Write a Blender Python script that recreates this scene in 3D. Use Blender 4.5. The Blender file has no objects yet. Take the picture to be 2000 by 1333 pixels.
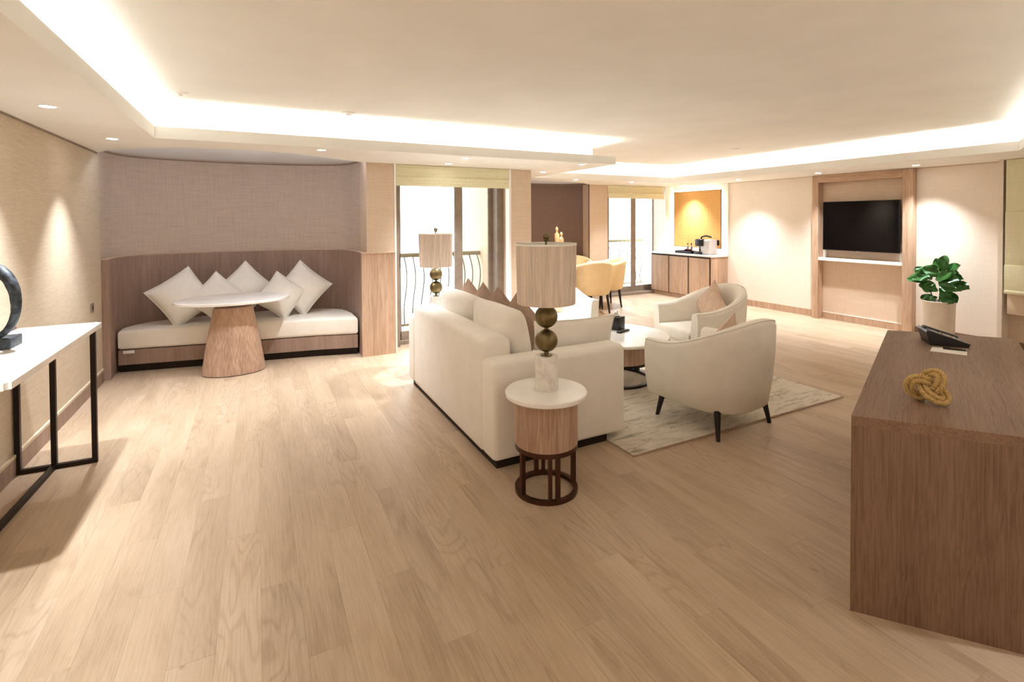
import bpy, bmesh, math, random
from mathutils import Vector, Matrix
from mathutils.noise import noise as pnoise
random.seed(7)
PI = math.pi
SC = bpy.context.scene
COL = SC.collection

# ------------------------------------------------------------------ camera
EYE = Vector((0, 0, 1.6))
FPX, CX, CY, YAW, PITCH, ROLL = 987.24, 1014.84, 446.71, .4812, .0182, -.0048
FWD = Vector((math.sin(YAW)*math.cos(PITCH), math.cos(YAW)*math.cos(PITCH), -math.sin(PITCH)))
R0 = Vector((math.cos(YAW), -math.sin(YAW), 0)); U0 = R0.cross(FWD)
RGT = R0*math.cos(ROLL) + U0*math.sin(ROLL); UPV = -R0*math.sin(ROLL) + U0*math.cos(ROLL)
cam = bpy.data.cameras.new('camera'); camo = bpy.data.objects.new('camera', cam); COL.objects.link(camo)
cam.sensor_width = 36; cam.lens = FPX/2000*36
cam.shift_x = (1000-CX)/2000; cam.shift_y = (CY-666.5)/2000
cam.clip_start = .02; cam.clip_end = 200
camo.matrix_world = Matrix(((RGT.x, UPV.x, -FWD.x, EYE.x), (RGT.y, UPV.y, -FWD.y, EYE.y), (RGT.z, UPV.z, -FWD.z, EYE.z), (0, 0, 0, 1)))
SC.camera = camo
def in_view(p, m=40):
    v = Vector(p)-EYE; d = v.dot(FWD)
    if d < .25: return False
    x = CX+FPX*v.dot(RGT)/d; y = CY-FPX*v.dot(UPV)/d
    return -m < x < 2000+m and -m < y < 1333+m

# ------------------------------------------------------------------ world, exposure, light levels
SKY_STRENGTH = 1.8
SPOT_W = 60.0           # each recessed downlight
COVE_E = 4.2           # LED strip emission in the ceiling coves
EXPOSURE = 1.88
w = bpy.data.worlds.new('sky'); SC.world = w; w.use_nodes = True
bg = w.node_tree.nodes['Background']; bg.inputs[0].default_value = (.93, .97, 1, 1); bg.inputs[1].default_value = SKY_STRENGTH
SC.view_settings.view_transform = 'Standard'; SC.view_settings.look = 'None'
SC.view_settings.exposure = EXPOSURE; SC.view_settings.gamma = 1; SC.view_settings.use_curve_mapping = False
try:
    SC.cycles.max_bounces = 8; SC.cycles.diffuse_bounces = 5; SC.cycles.glossy_bounces = 2
except Exception: pass

# ------------------------------------------------------------------ materials
def lin(c):
    return tuple(((v/255)/12.92 if v/255 <= .04045 else ((v/255+.055)/1.055)**2.4) for v in c)
class NT:
    def __init__(s, name, rough=.6, metal=0, spec=.5):
        s.m = bpy.data.materials.new(name); s.m.use_nodes = True; s.t = s.m.node_tree
        s.b = s.t.nodes['Principled BSDF']; s.b.inputs['Roughness'].default_value = rough
        s.b.inputs['Metallic'].default_value = metal; s.b.inputs['Specular IOR Level'].default_value = spec
    def n(s, k, **kw):
        nd = s.t.nodes.new(k)
        for a, v in kw.items():
            if hasattr(nd, a): setattr(nd, a, v)
            else: nd.inputs[a].default_value = v
        return nd
    def l(s, a, b): s.t.links.new(a, b)
    def coord(s, scale, world=False, kind='Object'):
        if world: src = s.n('ShaderNodeNewGeometry').outputs['Position']
        else: src = s.n('ShaderNodeTexCoord').outputs[kind]
        mp = s.n('ShaderNodeMapping'); mp.inputs['Scale'].default_value = scale; s.l(src, mp.inputs[0]); return mp.outputs[0]
    def noise(s, vec, scale=1, detail=3, rough=.5, dist=0):
        nd = s.n('ShaderNodeTexNoise'); nd.inputs['Scale'].default_value = scale; nd.inputs['Detail'].default_value = detail
        nd.inputs['Roughness'].default_value = rough; nd.inputs['Distortion'].default_value = dist; s.l(vec, nd.inputs['Vector']); return nd.outputs[0]
    def ramp(s, f, stops):
        r = s.n('ShaderNodeValToRGB'); e = r.color_ramp.elements
        while len(e) < len(stops): e.new(.5)
        for el, (p, c) in zip(e, stops): el.position = p; el.color = (*lin(c), 1)
        s.l(f, r.inputs[0]); return r.outputs[0]
    def mix(s, a, b, f, mode='MIX'):
        m = s.n('ShaderNodeMix', data_type='RGBA', blend_type=mode)
        for v, i in ((f, 0), (a, 6), (b, 7)):
            if isinstance(v, (int, float)): m.inputs[i].default_value = v
            elif isinstance(v, tuple): m.inputs[i].default_value = (*v, 1)
            else: s.l(v, m.inputs[i])
        return m.outputs[2]
    def base(s, c): s.l(c, s.b.inputs['Base Color'])
    def bump(s, h, st=.1, d=.01):
        b = s.n('ShaderNodeBump'); b.inputs['Strength'].default_value = st; b.inputs['Distance'].default_value = d
        s.l(h, b.inputs['Height']); s.l(b.outputs[0], s.b.inputs['Normal'])
def flat(name, c, rough=.5, metal=0, spec=.5, var=0.04, vs=9):
    t = NT(name, rough, metal, spec); n = t.noise(t.coord((1, 1, 1)), vs, 3)
    a = tuple(max(0, v*(1-var)) for v in c); b = tuple(min(255, v*(1+var)) for v in c)
    t.base(t.ramp(n, [(.3, a), (.7, b)])); return t.m
def wood(name, cols, axis='z', fine=70, rough=.5, world=False, bump=.12):
    t = NT(name, rough, 0, .35)
    def sc(a, l): return {'x': (l, a, a), 'y': (a, l, a), 'z': (a, a, l)}[axis]
    v = t.coord((1, 1, 1), world)
    warp = t.noise(t.coord(sc(5, .8), world), 1, 3, .55)
    mp = t.n('ShaderNodeVectorMath', operation='MULTIPLY'); t.l(v, mp.inputs[0]); mp.inputs[1].default_value = sc(fine, fine*.035)
    ad = t.n('ShaderNodeVectorMath', operation='ADD'); t.l(mp.outputs[0], ad.inputs[0])
    k = t.n('ShaderNodeVectorMath', operation='SCALE'); k.inputs[3].default_value = fine*.07; 
    cb = t.n('ShaderNodeCombineXYZ'); 
    for i in range(3): t.l(warp, cb.inputs[i])
    t.l(cb.outputs[0], k.inputs[0]); t.l(k.outputs[0], ad.inputs[1])
    g = t.noise(ad.outputs[0], 1, 4, .62)
    broad = t.noise(t.coord(sc(9, .5), world), 1, 2, .5)
    c1 = t.ramp(g, [(.30, cols[0]), (.48, cols[1]), (.68, cols[2])])
    c2 = t.ramp(broad, [(.3, tuple(x*.9 for x in cols[1])), (.7, tuple(min(255, x*1.06) for x in cols[2]))])
    t.base(t.mix(c1, c2, .35)); t.bump(g, bump, .004); return t.m
def fabric(name, c, scale=300, var=.06, streak=None, rough=.9, bump=.15, sheen=.2):
    t = NT(name, rough, 0, .2)
    if streak == 'h': n1 = t.noise(t.coord((22, 22, 260), True), 1, 4, .65); n2 = t.noise(t.coord((7, 7, 120), True), 1, 3)
    elif streak == 'v': n1 = t.noise(t.coord((scale, scale, 5)), 1, 4, .6, .3); n2 = t.noise(t.coord((scale/4, scale/4, 1.5)), 1, 3)
    elif streak == 'x': n1 = t.noise(t.coord((4, 4, 170), True), 1, 3, .6); n2 = t.noise(t.coord((170, 170, 4), True), 1, 3, .6)
    else: n1 = t.noise(t.coord((scale, scale, scale*.3)), 1, 2); n2 = t.noise(t.coord((scale*.02, scale*.02, scale*.02)), 1, 3)
    h = t.mix(n1, n2, .45)
    a = tuple(v*(1-var) for v in c); b = tuple(min(255, v*(1+var)) for v in c)
    t.base(t.ramp(h, [(.32, a), (.68, b)]))
    if streak in ('h', 'v') or sheen > .3: t.bump(h, bump, .003)
    return t.m
def emis(name, c, s):
    t = NT(name); t.b.inputs['Base Color'].default_value = (1, 1, 1, 1)
    t.b.inputs['Emission Color'].default_value = (*lin(c), 1); t.b.inputs['Emission Strength'].default_value = s; return t.m

M = {}
M['paint'] = flat('ceiling_paint', (241, 238, 230), .85, 0, .2, .012, 2)
M['alcove_paint'] = flat('alcove_ceiling_paint', (236, 240, 248), .85, 0, .2, .01, 2)
M['wall_left'] = fabric('horizontal_grasscloth', (206, 191, 168), var=.06, streak='h')
M['wall_taupe'] = fabric('taupe_linen_wallcovering', (202, 185, 170), var=.08, streak='x')
M['wall_taupe2'] = fabric('umber_linen_wallcovering', (140, 117, 105), var=.08, streak='x')
M['wall_cream'] = fabric('cream_wallcovering', (238, 226, 212), var=.03, streak='x', bump=.05)
M['wall_tan'] = fabric('tan_wallcovering', (212, 190, 168), var=.05, streak='x', bump=.08)
M['wains'] = wood('taupe_oak_veneer', [(130, 106, 94), (156, 131, 117), (170, 145, 131)], 'z', 70, .5)
M['oak_v'] = wood('washed_oak_veneer', [(146, 114, 90), (186, 154, 128), (204, 174, 148)], 'z', 70, .5)
M['oak_y'] = wood('washed_oak_veneer_long', [(146, 114, 90), (186, 154, 128), (204, 174, 148)], 'y', 70, .5)
M['drum'] = wood('limed_oak_veneer', [(138, 106, 86), (176, 142, 120), (206, 178, 155)], 'z', 95, .5, bump=.2)
M['desk_v'] = wood('brown_oak_veneer', [(90, 67, 51), (122, 94, 75), (140, 111, 91)], 'z', 150, .55, bump=.25)
M['desk_x'] = wood('brown_oak_veneer_long', [(96, 70, 53), (130, 100, 79), (146, 116, 94)], 'x', 140, .5, bump=.18)
M['cream'] = fabric('cream_upholstery', (250, 244, 236), 420, .02, bump=.12)
M['cream2'] = fabric('cream_tweed_upholstery', (247, 241, 230), 420, .025, bump=.12)
M['ivory'] = fabric('ivory_cotton', (250, 246, 238), 300, .025, bump=.1)
M['pad'] = fabric('banquette_linen', (250, 243, 232), 380, .03, bump=.1)
M['taupe_velvet'] = fabric('taupe_velvet', (182, 156, 138), 120, .10, sheen=.5)
M['blush'] = fabric('blush_satin', (213, 184, 162), 40, .08, rough=.5)
M['mustard'] = fabric('mustard_upholstery', (240, 214, 168), 300, .03)
M['shade'] = fabric('raw_silk_shade', (222, 205, 190), 150, .12, 'v', .85, .35)
M['shade_in'] = flat('shade_lining', (245, 243, 240), .8, 0, .2, .01)
M['blind'] = fabric('pale_olive_blind_fabric', (226, 220, 186), 200, .05, 'x', .9, .1)
M['stone'] = flat('white_quartz', (246, 242, 237), .22, 0, .5, .02, 6)
M['white'] = flat('white_lacquer', (244, 240, 234), .35, 0, .5, .01)
M['bronze_frame'] = flat('bronze_aluminium', (146, 130, 116), .6, .1, .4, .06)
M['iron'] = flat('dark_iron', (38, 27, 22), .45, .4, .5, .1)
M['rust'] = flat('russet_bronze_metal', (74, 42, 26), .38, .5, .5, .12)
M['black'] = flat('black_plastic', (18, 18, 19), .35, 0, .5, .05)
M['ebony'] = flat('ebonised_wood', (26, 20, 18), .4, 0, .5, .1)
M['tv'] = flat('tv_glass', (4, 4, 5), .10, 0, .2, .02)
M['chrome'] = flat('polished_steel', (190, 190, 190), .2, 1, .5, .02)
M['grey_plastic'] = flat('light_grey_plastic', (196, 190, 186), .4, 0, .5, .02)
M['screen'] = flat('grey_lcd', (150, 152, 150), .2, 0, .5, .02)
M['gold'] = flat('gilded_resin', (214, 176, 128), .35, .5, .5, .1)
M['purple'] = flat('plum_capsule', (110, 50, 66), .35, .3, .5, .1)
M['soil'] = flat('dark_soil', (48, 36, 28), .95, 0, .2, .3, 80)
M['pot'] = flat('matte_beige_pot', (214, 203, 188), .6, 0, .3, .02)
M['stem'] = flat('brown_stem', (62, 52, 34), .7, 0, .3, .15, 40)
M['stucco'] = flat('cream_stucco', (236, 228, 206), .9, 0, .2, .05, 40)
M['baluster'] = flat('grey_iron', (112, 110, 104), .6, 0, .4, .03)
M['rail'] = flat('pale_iron_rail', (158, 150, 126), .6, .0, .4, .03)
M['balcony'] = flat('pale_balcony_tile', (214, 210, 202), .6, 0, .3, .04)
M['paper'] = flat('white_paper', (244, 240, 234), .8, 0, .2, .01)
M['led'] = emis('cove_led', (246, 250, 255), COVE_E)
M['led2'] = emis('niche_led', (255, 246, 232), 9)
M['lamp_face'] = emis('downlight_lens', (255, 250, 242), 14)
M['plinth'] = flat('dark_plinth', (40, 30, 25), .6, 0, .3, .1)
def m_brass():
    t = NT('aged_brass', .34, .9, .5); n = t.noise(t.coord((18, 18, 2)), 1, 4, .6)
    t.base(t.ramp(n, [(.3, (96, 82, 54)), (.7, (142, 126, 90))])); return t.m
M['brass'] = m_brass()
def m_marble():
    t = NT('white_marble', .25, 0, .5); n = t.noise(t.coord((9, 9, 9)), 1, 6, .6, 1.2)
    t.base(t.ramp(n, [(.3, (212, 204, 196)), (.5, (236, 230, 223)), (.62, (242, 237, 231))])); return t.m
M['marble'] = m_marble()
def m_verdigris():
    t = NT('verdigris_bronze', .55, .35, .5); n = t.noise(t.coord((1, 1, 1)), 30, 5, .6)
    t.base(t.ramp(n, [(.3, (34, 36, 40)), (.55, (66, 74, 82)), (.75, (104, 112, 118))])); t.bump(n, .4, .004); return t.m
M['patina'] = m_verdigris()
def m_rope():
    t = NT('manila_rope', .85, 0, .2); n = t.noise(t.coord((1, 1, 1)), 300, 2, .5)
    t.base(t.ramp(n, [(.3, (172, 138, 82)), (.55, (206, 174, 116)), (.75, (228, 202, 150))])); t.bump(n, .08, .001); return t.m
M['rope'] = m_rope()
def m_rug():
    t = NT('abstract_rug', .95, 0, .1); v = t.coord((1, 1, 1))
    n = t.noise(t.coord((1.0, 3.4, 1)), 1, 8, .72, 1.0); n2 = t.noise(t.coord((3.2, 16, 1)), 1, 7, .75, .5); n3 = t.noise(v, 260, 2)
    a = t.ramp(n, [(.34, (142, 128, 104)), (.45, (226, 216, 200)), (.55, (206, 194, 174)), (.63, (124, 108, 84))])
    b = t.ramp(n2, [(.38, (104, 92, 72)), (.47, (226, 217, 202)), (.7, (198, 186, 166))])
    t.base(t.mix(t.mix(a, b, .55), t.ramp(n3, [(.3, (190, 180, 165)), (.7, (240, 232, 220))]), .12)); t.bump(n3, .3, .004); return t.m
M['rug'] = m_rug()
def m_panel():
    t = NT('amber_grid_fabric', .7, 0, .3)
    v = t.coord((1, 1, 1)); sp = t.n('ShaderNodeSeparateXYZ'); t.l(v, sp.inputs[0])
    n1 = t.noise(t.coord((1, 130, 2)), 1, 2); n2 = t.noise(t.coord((1, 2, 130)), 1, 2)
    h = t.mix(n1, n2, .5); t.base(t.ramp(h, [(.36, (212, 154, 82)), (.62, (232, 182, 110))])); t.bump(h, .15, .003); return t.m
M['panel'] = m_panel()
def m_leaf():
    t = NT('fiddle_leaf', .32, 0, .5); n = t.noise(t.coord((1, 1, 1)), 18, 4)
    v = t.coord((1, 1, 1)); sp = t.n('ShaderNodeSeparateXYZ'); t.l(v, sp.inputs[0])
    ab = t.n('ShaderNodeMath', operation='ABSOLUTE'); t.l(sp.outputs[0], ab.inputs[0])
    mid = t.n('ShaderNodeMath', operation='LESS_THAN'); t.l(ab.outputs[0], mid.inputs[0]); mid.inputs[1].default_value = .0022
    # side veins: y - |x| periodic
    su = t.n('ShaderNodeMath', operation='SUBTRACT'); t.l(sp.outputs[1], su.inputs[0]); t.l(ab.outputs[0], su.inputs[1])
    si = t.n('ShaderNodeMath', operation='PINGPONG'); t.l(su.outputs[0], si.inputs[0]); si.inputs[1].default_value = .013
    ve = t.n('ShaderNodeMath', operation='LESS_THAN'); t.l(si.outputs[0], ve.inputs[0]); ve.inputs[1].default_value = .0012
    mx = t.n('ShaderNodeMath', operation='MAXIMUM'); t.l(mid.outputs[0], mx.inputs[0]); t.l(ve.outputs[0], mx.inputs[1])
    g = t.ramp(n, [(.3, (22, 70, 22)), (.7, (48, 114, 40))])
    t.base(t.mix(g, lin((84, 140, 70)), mx.outputs[0])); return t.m
M['leaf'] = m_leaf()
def m_floor():
    t = NT('oak_plank_floor', .42, 0, .35)
    pos = t.n('ShaderNodeNewGeometry').outputs['Position']
    sp = t.n('ShaderNodeSeparateXYZ'); t.l(pos, sp.inputs[0])
    def mth(op, a, b=None):
        m = t.n('ShaderNodeMath', operation=op)
        for v, i in ((a, 0), (b, 1)):
            if v is None: continue
            if isinstance(v, (int, float)): m.inputs[i].default_value = v
            else: t.l(v, m.inputs[i])
        return m.outputs[0]
    ci = mth('FLOOR', mth('DIVIDE', sp.outputs[0], PW))
    off = mth('MULTIPLY', mth('FRACT', mth('MULTIPLY', ci, .381966)), PL)
    ri = mth('FLOOR', mth('DIVIDE', mth('ADD', sp.outputs[1], off), PL))
    cb = t.n('ShaderNodeCombineXYZ'); t.l(ci, cb.inputs[0]); t.l(ri, cb.inputs[1])
    wn = t.n('ShaderNodeTexWhiteNoise', noise_dimensions='2D'); t.l(cb.outputs[0], wn.inputs['Vector'])
    sh = t.n('ShaderNodeVectorMath', operation='SCALE'); t.l(wn.outputs['Color'], sh.inputs[0]); sh.inputs[3].default_value = 40
    ad = t.n('ShaderNodeVectorMath', operation='ADD'); t.l(pos, ad.inputs[0]); t.l(sh.outputs[0], ad.inputs[1])
    def mapped(s):
        mp = t.n('ShaderNodeMapping'); mp.inputs['Scale'].default_value = s; t.l(ad.outputs[0], mp.inputs[0]); return mp.outputs[0]
    # cathedral figure: contour lines of a stretched noise field
    fld = t.noise(mapped((5.5, .9, 1)), 1, 2, .5, .5)
    rings = mth('PINGPONG', mth('MULTIPLY', fld, 26), 1)
    fine = t.noise(mapped((150, 5, 1)), 1, 4, .65, .4)
    broad = t.noise(mapped((4.5, .8, 1)), 1, 4, .6, .8)
    c1 = t.ramp(broad, [(.28, (164, 138, 113)), (.5, (191, 166, 140)), (.72, (207, 184, 160))])
    c2 = t.ramp(fine, [(.3, (162, 140, 114)), (.55, (196, 174, 147)), (.75, (208, 188, 162))])
    rr = t.n('ShaderNodeMapRange'); rr.interpolation_type = 'SMOOTHSTEP'; t.l(rings, rr.inputs[0]); rr.inputs[1].default_value = 0; rr.inputs[2].default_value = .5
    msk = t.n('ShaderNodeMapRange'); msk.interpolation_type = 'SMOOTHSTEP'; t.l(t.noise(mapped((2.6, .5, 1)), 1, 2), msk.inputs[0]); msk.inputs[1].default_value = .46; msk.inputs[2].default_value = .62
    rk = mth('MULTIPLY', mth('SUBTRACT', 1.0, rr.outputs[0]), mth('MULTIPLY', msk.outputs[0], .30))
    c = t.mix(c1, c2, .42)
    c = t.mix(c, lin((146, 118, 92)), rk)
    # knots
    kn = t.noise(mapped((9, 5, 1)), 1, 1, .4); km = t.n('ShaderNodeMapRange'); t.l(kn, km.inputs[0]); km.inputs[1].default_value = .79; km.inputs[2].default_value = .86
    c = t.mix(c, lin((112, 78, 50)), km.outputs[0])
    hv = t.n('ShaderNodeHueSaturation'); t.l(c, hv.inputs['Color'])
    mr = t.n('ShaderNodeMapRange'); t.l(wn.outputs['Value'], mr.inputs[0]); mr.inputs[3].default_value = .94; mr.inputs[4].default_value = 1.05
    t.l(mr.outputs[0], hv.inputs['Value'])
    t.base(hv.outputs[0]); t.bump(t.mix(fine, rings, .3), .06, .003); return t.m
PW, PL = .152, 1.22
M['floor'] = m_floor()
def m_glass():
    m = bpy.data.materials.new('window_glass'); m.use_nodes = True; t = m.node_tree; t.nodes.clear()
    o = t.nodes.new('ShaderNodeOutputMaterial'); a = t.nodes.new('ShaderNodeBsdfTransparent'); b = t.nodes.new('ShaderNodeBsdfGlossy'); b.inputs['Roughness'].default_value = .02
    a.inputs[0].default_value = (.97, .99, .98, 1)
    f = t.nodes.new('ShaderNodeFresnel'); f.inputs[0].default_value = 1.45; x = t.nodes.new('ShaderNodeMixShader')
    n = t.nodes.new('ShaderNodeTexNoise'); n.inputs['Scale'].default_value = 2
    t.links.new(f.outputs[0], x.inputs[0]); t.links.new(a.outputs[0], x.inputs[1]); t.links.new(b.outputs[0], x.inputs[2]); t.links.new(x.outputs[0], o.inputs[0]); return m
M['glass'] = m_glass()

# ------------------------------------------------------------------ mesh helpers
class MB:
    def __init__(s): s.v = []; s.f = []
    def add(s, vs, fs):
        o = len(s.v); s.v += [tuple(v) for v in vs]; s.f += [tuple(i+o for i in f) for f in fs]; return s
    def box(s, x0, x1, y0, y1, z0, z1, mat=None):
        vs = [Vector((x, y, z)) for z in (z0, z1) for x, y in ((x0, y0), (x1, y0), (x1, y1), (x0, y1))]
        if mat: vs = [mat @ v for v in vs]
        return s.add(vs, [(3, 2, 1, 0), (4, 5, 6, 7), (0, 1, 5, 4), (1, 2, 6, 5), (2, 3, 7, 6), (3, 0, 4, 7)])
    def rbox(s, x0, x1, y0, y1, z0, z1, r=.02, seg=3, mat=None):
        bm = bmesh.new(); bmesh.ops.create_cube(bm, size=1)
        for v in bm.verts: v.co = Vector(((x0+x1)/2+v.co.x*(x1-x0), (y0+y1)/2+v.co.y*(y1-y0), (z0+z1)/2+v.co.z*(z1-z0)))
        bmesh.ops.bevel(bm, geom=bm.edges[:], offset=r, segments=seg, profile=.5, affect='EDGES', clamp_overlap=True)
        if mat: bmesh.ops.transform(bm, matrix=mat, verts=bm.verts)
        bm.verts.index_update(); s.add([v.co.copy() for v in bm.verts], [[v.index for v in f.verts] for f in bm.faces]); bm.free(); return s
    def prism(s, pts, z0, z1):
        n = len(pts); vs = [(x, y, z0) for x, y in pts] + [(x, y, z1) for x, y in pts]
        a = sum(pts[i][0]*pts[(i+1) % n][1]-pts[(i+1) % n][0]*pts[i][1] for i in range(n))
        fs = [tuple(range(n))[::-1], tuple(range(n, 2*n))] + [(i, (i+1) % n, n+(i+1) % n, n+i) for i in range(n)]
        if a < 0: fs = [f[::-1] for f in fs]
        return s.add(vs, fs)
    def lathe(s, prof, n=40, c=(0, 0), sy=1.0, caps=True):
        vs = []; k = len(prof)
        for r, z in prof:
            for i in range(n):
                a = 2*PI*i/n; vs.append((c[0]+r*math.cos(a), c[1]+r*sy*math.sin(a), z))
        fs = [(j*n+i, j*n+(i+1) % n, (j+1)*n+(i+1) % n, (j+1)*n+i) for j in range(k-1) for i in range(n)]
        if caps:
            fs.append(tuple(range(n))[::-1]); fs.append(tuple((k-1)*n+i for i in range(n)))
        return s.add(vs, fs)
    def sphere(s, c, r, n=28, m=16):
        return s.lathe([(max(1e-4, r*math.sin(PI*j/m)), c[2]-r*math.cos(PI*j/m)) for j in range(m+1)], n, (c[0], c[1]))
    def tube(s, pts, r, n=10, closed=False, rf=None, flat_=None):
        pts = [Vector(p) for p in pts]; N = len(pts); vs = []; up = None
        for i, p in enumerate(pts):
            if closed: tg = pts[(i+1) % N]-pts[i-1]
            else: tg = pts[min(i+1, N-1)]-pts[max(i-1, 0)]
            tg.normalize()
            if up is None:
                up = Vector((0, 0, 1)) if abs(tg.z) < .9 else Vector((1, 0, 0))
            up = (up-tg*up.dot(tg)).normalized(); sd = tg.cross(up)
            for k in range(n):
                a = 2*PI*k/n; rr = rf(i, a) if rf else (r[i] if isinstance(r, (list, tuple)) else r)
                vs.append(p+(up*math.sin(a)+sd*math.cos(a))*rr)
        fs = []
        for i in range(N if closed else N-1):
            j = (i+1) % N
            for k in range(n):
                fs.append((i*n+k, i*n+(k+1) % n, j*n+(k+1) % n, j*n+k))
        if not closed: fs.append(tuple(range(n))[::-1]); fs.append(tuple((N-1)*n+k for k in range(n)))
        return s.add(vs, fs)
    def bar(s, a, b, w, h=None):
        a, b = Vector(a), Vector(b); h = h or w; t = (b-a).normalized()
        up = Vector((0, 0, 1)) if abs(t.z) < .95 else Vector((0, 1, 0))
        sd = t.cross(up).normalized(); u = sd.cross(t)
        vs = [p+sd*sx*w/2+u*sz*h/2 for p in (a, b) for sx, sz in ((-1, -1), (1, -1), (1, 1), (-1, 1))]
        return s.add(vs, [(0, 1, 2, 3), (7, 6, 5, 4), (0, 4, 5, 1), (1, 5, 6, 2), (2, 6, 7, 3), (3, 7, 4, 0)])
    def strip(s, pts, z0, z1, th=0, closed=False):
        """vertical curved wall through plan points; th = thickness offset to the left of travel"""
        n = len(pts); off = []
        for i in range(n):
            a = Vector(pts[max(i-1, 0)]); b = Vector(pts[min(i+1, n-1)]); t = (b-a).normalized(); off.append((pts[i][0]-t.y*th, pts[i][1]+t.x*th))
        vs = [(x, y, z) for z in (z0, z1) for x, y in pts] + [(x, y, z) for z in (z0, z1) for x, y in off]
        fs = []
        for i in range(n-1):
            fs += [(i, i+1, n+i+1, n+i), (2*n+i+1, 2*n+i, 3*n+i, 3*n+i+1), (n+i, n+i+1, 3*n+i+1, 3*n+i), (i+1, i, 2*n+i, 2*n+i+1)]
        fs += [(0, n, 3*n, 2*n), (n-1, 3*n-1, 4*n-1, 2*n-1)]
        return s.add(vs, fs)
    def mesh(s, name, mat, smooth=35):
        me = bpy.data.meshes.new(name); me.from_pydata(s.v, [], s.f); me.validate(); me.update()
        bm = bmesh.new(); bm.from_mesh(me); bmesh.ops.recalc_face_normals(bm, faces=bm.faces[:]); bm.to_mesh(me); bm.free()
        me.materials.append(mat)
        if smooth:
            me.polygons.foreach_set('use_smooth', [True]*len(me.polygons))
            me.set_sharp_from_angle(angle=math.radians(smooth))
        return me
    def build(s, name, mat, parent=None, smooth=35):
        return put(name, s.mesh(name, mat, smooth), parent)
def put(name, me, parent=None, loc=None, rot=None):
    o = bpy.data.objects.new(name, me); COL.objects.link(o)
    if parent: o.parent = parent
    if loc is not None: o.location = loc
    if rot is not None: o.rotation_euler = rot
    return o
def tag(o, label=None, cat=None, group=None, kind=None):
    if label: o['label'] = label
    if cat: o['category'] = cat
    if group: o['group'] = group
    if kind: o['kind'] = kind
    return o
def thing(name, label, cat, loc=(0, 0, 0), rz=0, group=None):
    o = bpy.data.objects.new(name, None); COL.objects.link(o); o.empty_display_size = .1
    o.location = loc; o.rotation_euler = (0, 0, rz); return tag(o, label, cat, group)
def copy_tree(o, parent=None):
    c = o.copy(); COL.objects.link(c); c.parent = parent
    for ch in list(o.children): copy_tree(ch, c)
    return c
def struct(o, label, cat): return tag(o, label, cat, kind='structure')
def spline(pts, n=8, closed=False):
    out = []; N = len(pts)
    P = [Vector((*p, 0)) if len(p) == 2 else Vector(p) for p in pts]
    two = len(pts[0]) == 2
    for i in range(N if closed else N-1):
        if closed: p0, p1, p2, p3 = P[i-1], P[i], P[(i+1) % N], P[(i+2) % N]
        else: p0, p1, p2, p3 = P[max(i-1, 0)], P[i], P[i+1], P[min(i+2, N-1)]
        for k in range(n):
            t = k/n; q = .5*((2*p1)+(p2-p0)*t+(2*p0-5*p1+4*p2-p3)*t*t+(3*p1-p0-3*p2+p3)*t**3)
            out.append((q.x, q.y) if two else q)
    if not closed: out.append((P[-1].x, P[-1].y) if two else P[-1])
    return out

def offset(pts, d):
    out = []
    for i in range(len(pts)):
        a = Vector(pts[max(i-1, 0)]); c = Vector(pts[min(i+1, len(pts)-1)]); t = (c-a).normalized(); out.append((pts[i][0]-t.y*d, pts[i][1]+t.x*d))
    return out

# ------------------------------------------------------------------ key plan dimensions (metres)
ZC, ZH = 2.275, 2.575          # soffit and raised ceiling
XL, XR = -1.37, 8.0            # left and right wall faces
YB = -2.2                      # wall behind the camera

# ------------------------------------------------------------------ floor
fl = struct(MB().box(XL-.1, XR+.2, YB-.1, 9.1, -.06, -.012).build('floor', M['floor'], smooth=0), 'light oak plank floor running through the whole suite', 'floor')
def plank_mesh(L):
    g = .0001; c = .0005; w2 = PW/2-g; l2 = L/2-g; b = MB(); z0, z1 = -.0118, 0
    b.add([(-w2, -l2, z0), (w2, -l2, z0), (w2, l2, z0), (-w2, l2, z0), (-w2, -l2, z1-c), (w2, -l2, z1-c), (w2, l2, z1-c), (-w2, l2, z1-c),
           (-w2+c, -l2+c, z1), (w2-c, -l2+c, z1), (w2-c, l2-c, z1), (-w2+c, l2-c, z1)],
          [(8, 9, 10, 11)]+[(i, (i+1) % 4, 4+(i+1) % 4, 4+i) for i in range(4)]+[(4+i, 4+(i+1) % 4, 8+(i+1) % 4, 8+i) for i in range(4)])
    return b
cand = []
for ci in range(math.floor(XL/PW), math.ceil(XR/PW)):
    xm = (ci+.5)*PW; off = ((ci*.381966) % 1.0)*PL
    yb = 7.2 if xm < 1.15 else (6.44 if xm < 3.36 else (8.6 if xm < 5.8 else 8.46))
    if xm < XL+.03 or xm > XR-.02: continue
    r0 = math.floor((YB+off)/PL)
    for ri in range(r0, 20):
        y0 = max(ri*PL-off, YB); y1 = min((ri+1)*PL-off, yb)
        if y1-y0 < .02: continue
        cand.append((xm, y0, y1, (0 if any(in_view((xm, y, 0), 20) for y in (y0, (y0+y1)/2, y1)) else 1), Vector((xm, (y0+y1)/2, 0)).length))
cand.sort(key=lambda q: (q[3], q[4]))
pm = {}; rest = MB()
for i, (x, y0, y1, nv, d) in enumerate(cand):
    L = round(y1-y0, 3)
    if i < 300 and not nv:
        if L not in pm: pm[L] = plank_mesh(L).mesh('plank', M['floor'], 0)
        put('plank', pm[L], fl, (x, (y0+y1)/2, 0))
    else:
        b = plank_mesh(L); rest.add([(vx+x, vy+(y0+y1)/2, vz) for vx, vy, vz in b.v], b.f)
tag(rest.build('plank_field', M['floor'], fl, 0), kind='stuff')

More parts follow.
